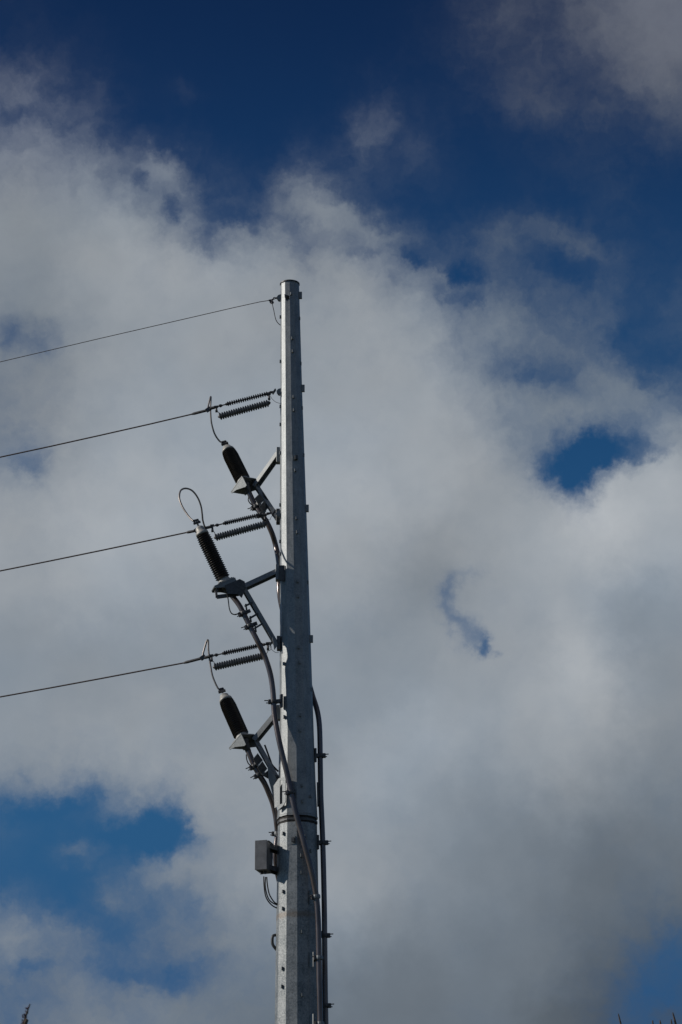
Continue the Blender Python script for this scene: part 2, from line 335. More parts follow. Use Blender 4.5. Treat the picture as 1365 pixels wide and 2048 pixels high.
# ------------------------------------------------------------------ mesh helpers
class MB:
    def __init__(s): s.v = []; s.f = []; s.sm = []
    def add(s, vs, fs, smooth=False):
        o = len(s.v); s.v += [tuple(p) for p in vs]
        s.f += [tuple(i + o for i in f) for f in fs]; s.sm += [smooth] * len(fs)
        return s
    def build(s, name, mat, parent=None):
        me = bpy.data.meshes.new(name); base = Vector((0, 0, 0))
        if parent is not None: base = parent.location.copy() if parent.parent is None else parent.matrix_world_base
        me.from_pydata([tuple(Vector(p) - base) for p in s.v], [], s.f); me.update()
        me.polygons.foreach_set('use_smooth', s.sm)
        me.materials.append(mat)
        o = bpy.data.objects.new(name, me); C.objects.link(o)
        if parent is not None: o.parent = parent
        return o
    # a beam whose cross-section is a closed polygon (local a,b) swept from p to q
    def extrude(s, prof, p, q, up=(0, 0, 1)):
        p, q = Vector(p), Vector(q); t = (q - p).normalized(); b = Vector(up); b = (b - t * b.dot(t)).normalized(); a = t.cross(b)
        n = len(prof); vs = [c + a * x + b * y for c in (p, q) for x, y in prof]
        fs = [(i, (i + 1) % n, n + (i + 1) % n, n + i) for i in range(n)] + [tuple(range(n - 1, -1, -1)), tuple(range(n, 2 * n))]
        return s.add(vs, fs)
    def beam(s, p, q, w, h, up=(0, 0, 1)):
        c = min(w, h) * .08
        pr = [(-w/2 + c, -h/2), (w/2 - c, -h/2), (w/2, -h/2 + c), (w/2, h/2 - c), (w/2 - c, h/2), (-w/2 + c, h/2), (-w/2, h/2 - c), (-w/2, -h/2 + c)]
        return s.extrude(pr, p, q, up)
    def channel(s, p, q, w, h, t, up=(0, 0, 1)):      # U section: web of width w, open towards +up
        pr = [(-w/2, -h/2), (w/2, -h/2), (w/2, h/2), (w/2 - t, h/2), (w/2 - t, -h/2 + t), (-w/2 + t, -h/2 + t), (-w/2 + t, h/2), (-w/2, h/2)]
        p, q = Vector(p), Vector(q); tt = (q - p).normalized(); b = Vector(up); b = (b - tt * b.dot(tt)).normalized(); a = tt.cross(b)
        n = 8; vs = [c + a * x + b * y for c in (p, q) for x, y in pr]
        fs = [(i, (i + 1) % n, n + (i + 1) % n, n + i) for i in range(n)]
        for o, fl in ((0, 1), (8, 0)):
            for quad in ((0, 1, 4, 5), (1, 2, 3, 4), (0, 5, 6, 7)):
                fs.append(tuple(o + k for k in (quad[::-1] if fl else quad)))
        return s.add(vs, fs)
    def plate(s, pts, nrm, th):                        # flat polygon with thickness th
        nrm = Vector(nrm).normalized(); pts = [Vector(p) for p in pts]; n = len(pts)
        vs = [p + nrm * th / 2 for p in pts] + [p - nrm * th / 2 for p in pts]
        fs = [tuple(range(n)), tuple(range(2 * n - 1, n - 1, -1))] + [(i, n + i, n + (i + 1) % n, (i + 1) % n) for i in range(n)]
        return s.add(vs, fs)
    def tube(s, pts, r, seg=8, smooth=True, cap=True):
        pts = [Vector(p) for p in pts]; n = len(pts); rs = r if isinstance(r, (list, tuple)) else [r] * n
        tang = [((pts[min(i + 1, n - 1)] - pts[max(i - 1, 0)])).normalized() for i in range(n)]
        a = tang[0].orthogonal().normalized(); vs = []
        for i in range(n):
            t = tang[i]; a = (a - t * a.dot(t)).normalized(); b = t.cross(a)
            vs += [pts[i] + (a * math.cos(2 * math.pi * k / seg) + b * math.sin(2 * math.pi * k / seg)) * rs[i] for k in range(seg)]
        fs = [(i * seg + k, i * seg + (k + 1) % seg, (i + 1) * seg + (k + 1) % seg, (i + 1) * seg + k) for i in range(n - 1) for k in range(seg)]
        s.add(vs, fs, smooth)
        if cap: s.add([vs[k] for k in range(seg)] + [vs[(n - 1) * seg + k] for k in range(seg)], [tuple(range(seg - 1, -1, -1)), tuple(range(seg, 2 * seg))])
        return s
    def lathe(s, p, q, prof, seg=24, smooth=True):     # prof: (t along p..q in metres, radius)
        p, q = Vector(p), Vector(q); t = (q - p).normalized(); a = t.orthogonal().normalized(); b = t.cross(a); n = len(prof)
        vs = [p + t * z + (a * math.cos(2 * math.pi * k / seg) + b * math.sin(2 * math.pi * k / seg)) * max(r, 1e-4) for z, r in prof for k in range(seg)]
        fs = [(i * seg + k, i * seg + (k + 1) % seg, (i + 1) * seg + (k + 1) % seg, (i + 1) * seg + k) for i in range(n - 1) for k in range(seg)]
        fs += [tuple(range(seg - 1, -1, -1)), tuple(range((n - 1) * seg, n * seg))]
        return s.add(vs, fs, smooth)

def smooth_path(pts, sub=5):
    pts = [Vector(p) for p in pts]; n = len(pts); out = []
    for i in range(n - 1):
        p0 = pts[max(i - 1, 0)]; p1 = pts[i]; p2 = pts[i + 1]; p3 = pts[min(i + 2, n - 1)]
        for k in range(sub):
            t = k / sub
            out.append(.5 * ((2 * p1) + (p2 - p0) * t + (2 * p0 - 5 * p1 + 4 * p2 - p3) * t * t + (3 * p1 - p0 - 3 * p2 + p3) * t ** 3))
    out.append(pts[-1]); return out

def tag(o, label, cat, group=None, kind=None):
    o['label'] = label; o['category'] = cat
    if group: o['group'] = group
    if kind: o['kind'] = kind
    return o
def thing(name, loc, label, cat, group=None):
    o = bpy.data.objects.new(name, None); C.objects.link(o); o.location = loc; o.empty_display_size = .2
    return tag(o, label, cat, group)

# ------------------------------------------------------------------ where things stand
D0 = 56.0                                              # metres from the camera to the pole, level
def P(px, py, dy=0.0):
    d = pix_dir(px, py); return CAM + d * ((D0 + dy) / d.y)
# the lower shaft stands plumb, the upper one leans a little towards the wires
AX = [(565, 580.0), (780, 583.0), (1046, 587.2), (1290, 591.2), (1465, 593.6), (1638, 595.3), (2048, 596.0)]
def lerp(tab, y):
    if y <= tab[0][0]: return tab[0][1]
    for (a, va), (b, vb) in zip(tab, tab[1:]):
        if y <= b: return va + (vb - va) * (y - a) / (b - a)
    return tab[-1][1]
RW = [(565, 18.6), (610, 19.2), (780, 21.8), (1046, 27.0), (1290, 31.0), (1465, 34.4), (1638, 39.2), (1720, 40.6), (1860, 43.0), (2048, 46.0)]
def pole_c(py): return P(lerp(AX, py), py)
def pole_r(py): return (P(lerp(AX, py) + lerp(RW, py), py) - pole_c(py)).length
TOP, JOINT = pole_c(569), pole_c(1638)
BOT = pole_c(2048)
base_xy = (BOT + (BOT - JOINT) * 0.35); FOOT = Vector((BOT.x, D0, 0))
r_top, r_j, r_b = pole_r(569), pole_r(1638), pole_r(2048)
r_foot = r_b + (r_b - pole_r(1720)) / (pole_c(1720).z - BOT.z) * BOT.z
STAIN_Z = P(560, 1836).z

def surf(px, py, lift=0.0):
    """point of the pole's skin seen at that place of the photo, and its outward direction"""
    c = pole_c(py); R = pole_r(py); s = max(-.985, min(.985, (px - lerp(AX, py)) / lerp(RW, py)))
    a = math.asin(s)
    k = math.floor(math.degrees(a) / 30); mid = R_(k * 30 + 15)           # the facet's own facing
    rr = R * math.cos(R_(15)) / math.cos(a - mid)
    n = Vector((math.sin(mid), -math.cos(mid), 0))
    p = Vector((c.x + rr * math.sin(a), c.y - rr * math.cos(a), 0))
    # height: the view ray reaches this depth
    d = pix_dir(px, py); p.z = CAM.z + d.z / d.y * p.y
    return p + n * lift, n

# ------------------------------------------------------------------ ground
mb = MB(); rings = [0, 6, 15, 30, 60, 120, 300, 800, 2500, 8000]; seg = 48; vs = [(0, 0, 0)]
for r in rings[1:]:
    for k in range(seg):
        a = 2 * math.pi * k / seg
        vs.append((r * math.cos(a), r * math.sin(a), 0))
fs = [(0, 1 + k, 1 + (k + 1) % seg) for k in range(seg)]
for i in range(len(rings) - 2):
    for k in range(seg):
        a0 = 1 + i * seg; fs.append((a0 + k, a0 + seg + k, a0 + seg + (k + 1) % seg, a0 + (k + 1) % seg))
mb.add(vs, fs)
g_ = mb.build('ground', M_GRASS); tag(g_, 'rough grass ground reaching away under the pole', 'ground', kind='structure')

# ------------------------------------------------------------------ the pole
pole = thing('utility_pole', FOOT, 'tall tapered twelve-sided galvanised steel pole with a slip joint, carrying everything', 'utility pole')
def shaft(stations, mat):
    mb = MB(); vs = []; n = 12
    for c, r in stations:
        for k in range(n):
            a = R_(30 * k - 90); vs.append((c[0] + r * math.cos(a), c[1] + r * math.sin(a), c[2]))
    fs = [(i * n + k, i * n + (k + 1) % n, (i + 1) * n + (k + 1) % n, (i + 1) * n + k) for i in range(len(stations) - 1) for k in range(n)]
    fs += [tuple(range(n - 1, -1, -1)), tuple(range((len(stations) - 1) * n, len(stations) * n))]
    mb.add(vs, fs); return mb.build('shaft', mat, pole)
ys = [1634, 1560, 1465, 1380, 1290, 1170, 1046, 910, 780, 680, 610, 569]
shaft([(pole_c(y), pole_r(y) + (.012 if y > 1600 else 0)) for y in ys], M_POLE)
M_LOW = stained()
shaft([(FOOT, r_foot), (BOT, r_b), (pole_c(1860), pole_r(1860)), (pole_c(1720), pole_r(1720)), (pole_c(1652), pole_r(1652) - .002)], M_LOW)
# round cap with thin overhanging lip
mb = MB(); t = TOP
mb.lathe(t + Vector((0, 0, -.012)), t + Vector((0, 0, .05)), [(0, r_top + .004), (0, r_top + .016), (.03, r_top + .016), (.045, r_top - .02), (.05, .01)], 36, False)
mb.build('top_cap', M_DKSTEEL, pole)
# slip joint: dark gap, ragged lower lip, rust-brown sealant
mb = MB()
def ring(mb, ya, yb, dr, smooth=False, wob=0.0):
    c0, c1 = pole_c(ya), pole_c(yb); r0, r1 = pole_r(ya) + dr, pole_r(yb) + dr; n = 12; sub = 4; vs = []
    for c, r in ((c0, r0), (c1, r1)):
        for k in range(n):
            a, b = R_(30 * k - 90), R_(30 * k - 60)
            for j in range(sub):
                u = j / sub; x = (1 - u) * math.cos(a) + u * math.cos(b); y = (1 - u) * math.sin(a) + u * math.sin(b)
                vs.append((c[0] + r * x, c[1] + r * y, c[2] + random.uniform(-wob, wob)))
    m_ = n * sub
    mb.add(vs, [(k, m_ + k, m_ + (k + 1) % m_, (k + 1) % m_) for k in range(m_)] + [tuple(range(m_)), tuple(range(2 * m_ - 1, m_ - 1, -1))], smooth)
ring(mb, 1640, 1652, -.004); mb.build('joint_gap', M_SEAL, pole)
mb = MB(); ring(mb, 1634.5, 1638.5, .020, wob=.006); mb.build('joint_lip', M_STEEL, pole)
mb = MB(); ring(mb, 1644, 1648, .012, wob=.012); mb.build('joint_lip', M_DKSTEEL, pole)

def radial_box(mb, px, py, w, h, depth, lift=0.0):
    p, n = surf(px, py); t = Vector((-n.y, n.x, 0))
    q = p + n * lift
    mb.extrude([(-w/2, -h/2), (w/2, -h/2), (w/2, h/2), (-w/2, h/2)], q - n * .05, q + n * depth, (0, 0, 1))
lugs = [(583,588),(585.4,677),(586.5,703),(588,794),(588.8,820.6),(591.4,941),(594,1037),(595,1065),(596.3,1163),(597,1193),(598.3,1295),(600,1325),(601,1430),(601.7,1461),
        (605,1571),(622,1593),(605.7,1603),(603.5,1711),(604.3,1745),(605.3,1863.5),(606,1990),(612,1672),(622,1702),
        (570,1328),(569.5,1434),(567.4,1667),(567,1783),(566.2,1817),(565.5,1937),(564.7,1973)]
for (x, y) in lugs:
    mb = MB(); radial_box(mb, x, y, .045, .075, .055); mb.build('step_lug', M_STEEL, pole)
for y in (634, 723, 813, 849, 906, 1010, 1083, 1108):
    mb = MB(); radial_box(mb, lerp(AX, y) - lerp(RW, y) * .955, y, .04, .08, .04); mb.build('step_lug', M_STEEL, pole)
for y in (637, 727, 816, 910, 1165, 1379):
    mb = MB(); radial_box(mb, lerp(AX, y) + lerp(RW, y) * .955, y, .04, .09, .025); mb.build('step_lug', M_STEEL, pole)
for y in (592, 778, 1018, 1279):                       # square tabs on the right-hand edge
    c = pole_c(y); R = pole_r(y); mb = MB()
    mb.beam(Vector((c.x + R * .93, c.y - .03, c.z - .09)), Vector((c.x + R * .93, c.y - .03, c.z + .09)), .17, .07, (0, 1, 0)); mb.build('lifting_tab', M_STEEL, pole)
for (x, y, w, h) in ((591, 916, .12, .12), (587, 1680, .11, .19)):
    mb = MB(); radial_box(mb, x, y, w, h, .02); o = mb.build('lug_plate', M_STEEL, pole)
    mb = MB(); radial_box(mb, x + 1.5, y + .5, .07, .10, .09); mb.build('lug_block', M_DKSTEEL, pole)
# bent hook lug near the top
p, n = surf(575, 595); mb = MB()
mb.plate([p + Vector((-.07, 0, .10)), p + Vector((-.02, 0, .06)), p + Vector((.03, 0, .0)), p + Vector((.05, 0, -.07)), p + Vector((-.03, 0, -.08)), p + Vector((-.06, 0, .0))], (0.1, -1, 0), .02)
mb.plate([p + Vector((-.02, -.08, .03)), p + Vector((.06, -.08, .0)), p + Vector((.05, .02, -.07)), p + Vector((-.03, .02, -.05))], (0, -.3, 1), .02)
mb.build('hook_lug', M_DKSTEEL, pole)
# open handle lug low on the left edge
pts = [P(554, 1870, .02), P(546.5, 1872, 0), P(545, 1883, 0), P(547, 1891, 0), P(554, 1900, .02)]
mb = MB(); mb.tube(smooth_path(pts, 4), .035, 8); mb.build('handle_lug', M_DKSTEEL, pole)
# dark riser plates on the right side of the upper shaft near the joint
mb = MB(); a, b = P(636, 1566, .1), P(637, 1612, .1); mb.beam(a, b, .16, .05, (1, 0, 0)); mb.build('side_plate', M_DKSTEEL, pole)
# vang plates that take the wires
def vang(px, py, ring_w=.0):
    mb = MB(); c = P(px, py, -.02); e = P(px + 9, py, -.02)
    n = Vector((0, 1, .15))
    for s_ in (-.05, .05):
        o = Vector((0, s_, 0))
        mb.plate([e + o + Vector((0, 0, .09)), c + o + Vector((.02, 0, .06)), c + o + Vector((-.02, 0, .0)), c + o + Vector((.02, 0, -.07)), e + o + Vector((0, 0, -.10))], (0, 1, 0), .014)
    mb.build('vang_plate', M_STEEL, pole)
vang(555.5, 596); vang(555, 784); vang(554, 1028); vang(553, 1285)

# ------------------------------------------------------------------ wires
def conductor(name, pts0, slope_tail, r, label, cat, group, dyk=2.6):
    """pts0: places along the span from the pole outwards; carries on far to the left as a shallow catenary"""
    pts = [P(x, y, dyk * (545 - x) / 545.0) for x, y in pts0]
    a, b = pts[-2], pts[-1]; d = (b - a) / abs(b.x - a.x); out = list(pts)
    for i in range(1, 26):
        L = 5.0 * i; out.append(b + d * L + Vector((0, 0, .0007 * L * L)))
    o = MB().tube(out, r, 6, True).build(name, M_WIRE)
    return tag(o, label, cat, group)
conductor('shield_wire', [(541, 600.5), (520, 603.8), (470, 614.8), (400, 631), (300, 654), (200, 677), (100, 700.5), (0, 724), (-60, 738)], 0, .0095,
          'thinnest wire, ending at the very top of the pole', 'wire', None)
conductor('power_line', [(386, 828), (300, 848.2), (200, 870.8), (100, 893), (0, 914.5), (-60, 927)], 0, .018,
          'thick wire that ends at the highest insulators of the pole', 'power line', 'line wires ending at the pole')
conductor('power_line', [(376, 1064.5), (300, 1080.6), (200, 1101.5), (100, 1122), (0, 1142), (-60, 1154)], 0, .018,
          'thick wire passing behind the tall middle cable termination', 'power line', 'line wires ending at the pole')
conductor('power_line', [(370, 1325.5), (300, 1338.6), (200, 1357.5), (100, 1376), (0, 1394), (-60, 1404.5)], 0, .018,
          'lowest thick wire coming in to the pole', 'power line', 'line wires ending at the pole')

# shield wire dead-end hardware + its bond
sc_ = thing('wire_clamp', P(545, 600), 'small clamp and shackle that anchors the top wire to the pole', 'clamp')
mb = MB(); mb.tube([P(538, 601), P(545, 599.5), P(548.5, 597.5)], .022, 8)
mb.tube([P(540, 600.5), P(541.5, 605), P(545, 606.5)], .022, 8); mb.build('clamp_body', M_HARD, sc_)
mb = MB(); mb.tube([P(544, 599), P(544.8, 607)], .028, 8); mb.beam(P(541.5, 606), P(548, 604.5), .03, .05); mb.build('clamp_bolt', M_HARD, sc_)
mb = MB(); mb.tube(smooth_path([P(547, 596), P(549, 594.8), P(551, 596.3), P(549, 598.2), P(547, 596)], 4), .012, 6)
mb.tube([P(551, 596.3), P(556.5, 596)], .024, 8); mb.build('shackle', M_HARD, sc_)
o = MB().tube(smooth_path([P(544.8, 606), P(546, 612), P(548.3, 622), P(551.5, 637), P(555.5, 645), P(561.5, 650.5)]), .010, 6).build('bond_wire', M_THINBLACK)
tag(o, 'thin slack wire hanging from the top clamp back to the pole', 'wire')

# ------------------------------------------------------------------ strain insulators with arresters hung below
def shed_profile(L, n, r_core, r_shed, alt=None, th=.35):
    prof = [(0, r_core)]; st = L / n
    for i in range(n):
        z = i * st; rs = r_shed if (alt is None or i % 2 == 0) else alt
        prof += [(z + st * .12, r_core), (z + st * (.12 + th * .75), rs * .96), (z + st * (.12 + th), rs), (z + st * (.16 + th * 1.25), rs * .93), (z + st * .8, r_core)]
    prof.append((L, r_core)); return prof
def string(k, vang_xy, ins_a, ins_b, clamp_xy, dead_a, dead_b, arr_a, arr_b, hang_l, hang_r, leads, where):
    dy = lambda x: 2.6 * (545 - x) / 545.0 - .06
    Q = lambda x, y: P(x, y, dy(x))
    st = thing('strain_insulator', Q(*ins_a), 'slender dark insulator rod with small discs, ' + where[0], 'insulator', 'slender strain insulators anchoring the line wires')
    a, b = Q(*ins_a), Q(*ins_b); L = (b - a).length
    MB().lathe(a, b, shed_profile(L, 19, .018, .062, None, .24), 14, True).build('insulator_rod', M_STRAIN, st)
    u = (b - a).normalized()
    MB().tube([a - u * .04, a + u * .07], .036, 10).build('end_fitting', M_HARD, st); MB().tube([b - u * .07, b + u * .04], .036, 10).build('end_fitting', M_HARD, st)
    # link to the pole
    v_ = Q(*vang_xy); mb = MB(); mb.tube([b, b + (v_ - b) * .5], .022, 8)
    m_ = b + (v_ - b) * .55; mb.tube([m_ + Vector((-.05, 0, 0)), m_ + Vector((.06, 0, .02))], [.04, .025], 8); mb.tube([m_, v_], .018, 8); mb.beam(v_ + Vector((-.05, 0, -.05)), v_ + Vector((.02, 0, .06)), .12, .03); mb.build('clevis', M_HARD, st)
    # link to the wire
    c_ = Q(*clamp_xy); mb = MB(); mb.tube([c_, a], .018, 8); m_ = c_ + (a - c_) * .55; mb.tube([m_ + Vector((-.05, 0, 0)), m_, m_ + Vector((.05, 0, .012))], [.022, .045, .022], 10)
    mb.tube([c_ - (a - c_).normalized() * .05, c_ + (a - c_).normalized() * .10], .04, 8); mb.build('link_rod', M_HARD, st)
    # compression dead end on the wire
    da, db = Q(*dead_a), Q(*dead_b)
    de = thing('dead_end_clamp', da, 'metal sleeve gripping the end of the wire, ' + where[1], 'clamp', 'dead-end sleeves on the line wires')
    MB().tube([da, da + (db - da) * .15, db], [.024, .035, .035], 10).build('sleeve', M_HARD, de)
    mb = MB(); mb.tube([db, c_], .028, 8); mb.beam(db + Vector((-.05, -.01, -.03)), db + Vector((.06, -.01, .05)), .06, .10); mb.build('jumper_pad', M_HARD, de)
    # arrester
    a, b = Q(*arr_a), Q(*arr_b); L = (b - a).length; u = (b - a).normalized()
    ar = thing('line_arrester', a, 'thick ribbed grey arrester hanging under the slender insulator, ' + where[2], 'surge arrester', 'ribbed arresters slung below the insulators')
    MB().lathe(a, b, shed_profile(L, 21, .052, .096, None, .24), 20, True).build('ribbed_housing', M_GREYSHED, ar)
    mb = MB(); mb.lathe(a - u * .05, a + u * .03, [(0, .012), (.02, .035), (.05, .05), (.08, .05)], 12); mb.build('end_fitting', M_HARD, ar)
    mb = MB(); mb.lathe(b + u * .05, b - u * .03, [(0, .012), (.02, .035), (.05, .05), (.08, .05)], 12); mb.build('end_fitting', M_HARD, ar)
    for h in (hang_l, hang_r):
        mb = MB(); pts = [Q(*p) for p in h]; mb.tube(pts[:2], .026, 8); mb.tube(pts[1:], .009, 6); mb.tube([pts[0] + Vector((-.05, 0, 0)), pts[0] + Vector((.05, 0, .01))], .035, 8)
        mb.tube([pts[1] + Vector((-.03, 0, 0)), pts[1] + Vector((.03, 0, 0))], .034, 8)
        mb.build('hanger', M_HARD, ar)
    for ld in leads:
        o = MB().tube(smooth_path([P(x, y, -.12) for x, y in ld], 4), .006, 5).build('earth_lead', M_THINBLACK, ar)
string(0, (550, 783.5), (455, 808), (537, 787), (425, 816), (384, 828.4), (417, 820), (440, 833), (538, 806), [(433, 814), (433.6, 822.5), (438, 824.5), (439, 831)], [(538, 788.5), (538.8, 798), (538.8, 803), (538, 806)],
       [[(541, 792), (545, 798), (552, 804), (561.5, 807)]], ('uppermost of the three', 'nearest the pole top', 'uppermost of the three'))
string(1, (549, 1026.5), (450, 1046.5), (524.6, 1029), (416, 1055), (374, 1065), (394, 1061), (432, 1075), (531, 1048), [(425, 1051.5), (425.5, 1062), (429.5, 1064.5), (431, 1074)], [(530, 1030.5), (531, 1040), (531.5, 1044), (531, 1048)],
       [[(533, 1036), (540, 1040), (543, 1034), (549, 1030)]], ('beside the tall middle cable termination', 'behind the tall middle cable termination', 'beside the tall middle cable termination'))
string(2, (545, 1285.5), (448.5, 1306.5), (527, 1289.5), (414, 1314.5), (368, 1325.9), (406, 1316), (430, 1334), (531, 1311), [(423.5, 1311.5), (424, 1321), (428.5, 1324), (429.5, 1333)], [(536, 1288), (536.5, 1298), (535.5, 1304), (531, 1311)],
       [[(537, 1293), (543, 1292), (541, 1300), (536, 1302)], [(540, 1290), (544, 1299), (552, 1305), (558, 1305)]], ('lowest, partly behind a thick cable', 'lowest of the three', 'lowest, partly behind a thick cable'))

# ------------------------------------------------------------------ cable terminations
def termination(top, cap_b, bot, w_top, w_bot, dy, r, nshed, shed_k, label):
    """w_*: how far beyond dy the upper and lower end stand, metres"""
    a = P(*bot, dy + w_bot); b = P(*top, dy + w_top); u = (b - a).normalized(); L = (b - a).length
    Lc = (P(*top, 0) - P(*cap_b, 0)).length * L / max((P(*top, 0) - P(*bot, 0)).length, .01)
    t = thing('cable_termination', a, label, 'cable termination', 'ribbed cable terminations on brackets')
    Ls = L - Lc
    base = [(z + .10, x) for z, x in shed_profile(Ls - .10, nshed, r * shed_k, r, None, .34)]
    nb = len(base); prof = [(z, x * (1 - .10 * max(0, (z / Ls - .85) / .15))) for z, x in base]
    MB().lathe(a, b, prof, 28, True).build('ribbed_insulator', M_SHED, t)
    c0 = a + u * Ls
    MB().lathe(c0, b, [(0, r * .86), (Lc * .15, r * .86), (Lc * .32, r * .80), (Lc * .38, r * .62), (Lc * .75, r * .58), (Lc * .85, r * .50), (Lc, r * .2)], 24, True).build('metal_cap', M_CAP, t)
    MB().lathe(a - u * .02, a + u * .11, [(0, r * .92), (.05, r * .90), (.09, r * .76), (.13, r * .70)], 24, True).build('base_ring', M_CAP, t)
    # terminal stud and clamp
    mb = MB(); e = b + u * .17; mb.tube([b - u * .02, e], .022, 8); mb.build('terminal_stud', M_LEAD, t)
    side = u.cross(Vector((0, 1, 0))).normalized(); mb = MB()
    mb.beam(e - u * .09 - side * .09, e - u * .07 + side * .09, .06, .05, u); mb.beam(e - u * .02 - side * .06, e - u * .0 + side * .06, .06, .04, u)
    mb.tube([e - u * .08 - side * .05, e - side * .05], .022, 8); mb.tube([e - u * .1 + side * .05, e + u * .0 + side * .05], .022, 8)
    mb.build('terminal_clamp', M_HARD, t)
    return t, a, b, u, e
DYA, DYB, DYC = .60, -.20, .20
tA, aA, bA, uA, eA = termination((452.5, 892.5), (457, 904), (488.5, 965), .40, 0, DYA, .198, 19, .82,
    'black ribbed cable termination with dull metal cap, highest of the three on the pole')
tB, aB, bB, uB, eB = termination((397.5, 1052), (405, 1069), (450, 1164), -.20, 0, DYB, .186, 22, .84,
    'longest black ribbed cable termination, standing farthest out from the pole')
tC, aC, bC, uC, eC = termination((447, 1388.5), (452, 1403), (486, 1477), .34, 0, DYC, .194, 19, .82,
    'black ribbed cable termination with dull metal cap, lowest of the three')

# jumpers
def jumper(pix, r, label, dys):
    n = len(pix); pts = [P(x, y, dys[0] + (dys[1] - dys[0]) * i / (n - 1)) for i, (x, y) in enumerate(pix)]
    sp = smooth_path(pts, 5); o = MB().tube(sp, r, 8).build('jumper_wire', M_LEAD); tag(o, label, 'jumper wire', 'jumpers from line wires to terminations')
    return o
jd = lambda x: 2.6 * (545 - x) / 545.0 - .06
jumper([(416, 818), (417, 812), (421, 795.5), (422.3, 794), (422.2, 800), (421.5, 820), (423, 843), (427, 860), (431.5, 871), (438, 880.5), (442.5, 884.5)], .021,
       'bent jumper with a sharp peak at the highest thick wire', (jd(418), DYA + .42))
jumper([(411, 1055), (409, 1051), (406, 1040), (405, 1030), (402.6, 1013), (396, 995.5), (385, 981.5), (372, 976.8), (362, 981), (359, 995), (364, 1011), (373, 1026), (380.5, 1036), (387, 1042)], .023,
       'jumper wire curling up in a big loop above the middle termination', (jd(411), DYB - .22))
jumper([(406, 1314), (406.3, 1309), (411, 1291), (414.5, 1281.5), (417, 1281.5), (417.4, 1300), (421, 1328), (425, 1350), (431.5, 1367), (437, 1377.5)], .022,
       'bent jumper with a narrow peak at the lowest thick wire', (jd(406), DYC + .36))

# ------------------------------------------------------------------ brackets
def saddle(par, a, u, out, w=.36, th=.02):
    """square seat plate square to the termination's axis, with two tapering cheeks under it"""
    n = u; s = Vector(out); s = (s - n * s.dot(n)).normalized(); q = n.cross(s)
    o = a - n * .045
    MB().plate([o + s * w * .95 + q * w * .62, o + s * w * .95 - q * w * .62, o - s * w * .62 - q * w * .62, o - s * w * .62 + q * w * .62], n, .022).build('seat_plate', M_STEEL, par)
    MB().plate([o + n * .03 + s * w * .60 + q * w * .56, o + n * .03 + s * w * .60 - q * w * .56, o + n * .03 - s * w * .56 - q * w * .56, o + n * .03 - s * w * .56 + q * w * .56], n, .02).build('flange_ring', M_CAP, par)
    for sg in (1, -1):
        k = o - n * .014 + q * w * .58 * sg
        MB().plate([k + s * w * .95, k + s * w * .95 - n * .03, k + s * w * .4 - n * .10, k - s * w * .45 - n * .30, k - s * w * .62 - n * .30, k - s * w * .62], q, .02).build('cheek_plate', M_STEEL, par)
    for i in (1, -1):
        for j in (1, -1):
            c = o + s * w * .42 * i + q * w * .45 * j; MB().tube([c - n * .07, c + n * .06], .02, 6, False).build('bolt', M_HARD, par)
    # cable gland under the seat
    MB().lathe(o - n * .02, o - n * .34, [(0, .13), (.07, .13), (.09, .10), (.20, .10), (.22, .075), (.32, .07)], 18).build('cable_gland', M_DKSTEEL, par)
    return s, q

def clamp_on(par, c, tang, r=.06, toward=(-1, 0, 0), prong=.12, mat=None):
    c = Vector(c); t = Vector(tang).normalized(); d = Vector(toward); d = (d - t * d.dot(t)).normalized(); q = t.cross(d)
    mb = MB(); mb.lathe(c - t * .045, c + t * .045, [(0, r + .002), (0, r + .022), (.03, r + .03), (.06, r + .03), (.09, r + .022), (.09, r + .002)], 14, False)
    ob = mb.build('clamp_ring', mat or M_DKSTEEL, par)
    mb = MB(); mb.beam(c + d * (r + .0), c + d * (r + .06), .10, .10, t)
    for s_ in (-.03, .03):
        mb.tube([c + d * r + t * s_, c + d * (r + prong + (0.04 if s_ < 0 else 0)) + t * s_], .012, 6)
    mb.tube([c + d * (r + .05) - t * .05, c + d * (r + .05) + t * .05], .022, 8)
    mb.build('clamp_bolt', M_HARD, par)
    return ob

def bracket(label, a, u, out, arm, arm_plate, strut, strut_plate, dyp, rungs, group='steel brackets holding the terminations', armw=.15, plates=None, bright=True):
    t = thing('termination_bracket', P(*arm_plate[0], dyp), label, 'steel bracket', group)
    s, q = saddle(t, a, u, out)
    p0, p1 = arm
    MB().channel(p0, p1, armw, .13, .014, (0, -.25, -1)).build('arm', M_STEEL, t)
    d_ = (p1 - p0).normalized()
    MB().beam(P(*arm_plate[0], dyp), P(*arm_plate[1], dyp), .09, .20, (0, 1, 0)).build('pole_plate', M_STEEL if bright else M_DKSTEEL, t)
    MB().channel(strut[0], strut[1], .15, .10, .014, (-1, -.2, -.6)).build('strut', M_STEEL, t)
    MB().beam(P(*strut_plate[0], dyp), P(*strut_plate[1], dyp), .09, .20, (0, 1, 0)).build('pole_plate', M_DKSTEEL, t)
    for r_ in rungs:
        pts, n_ = r_
        MB().plate(pts, n_, .02).build('support_plate', M_DKSTEEL, t)
    return t

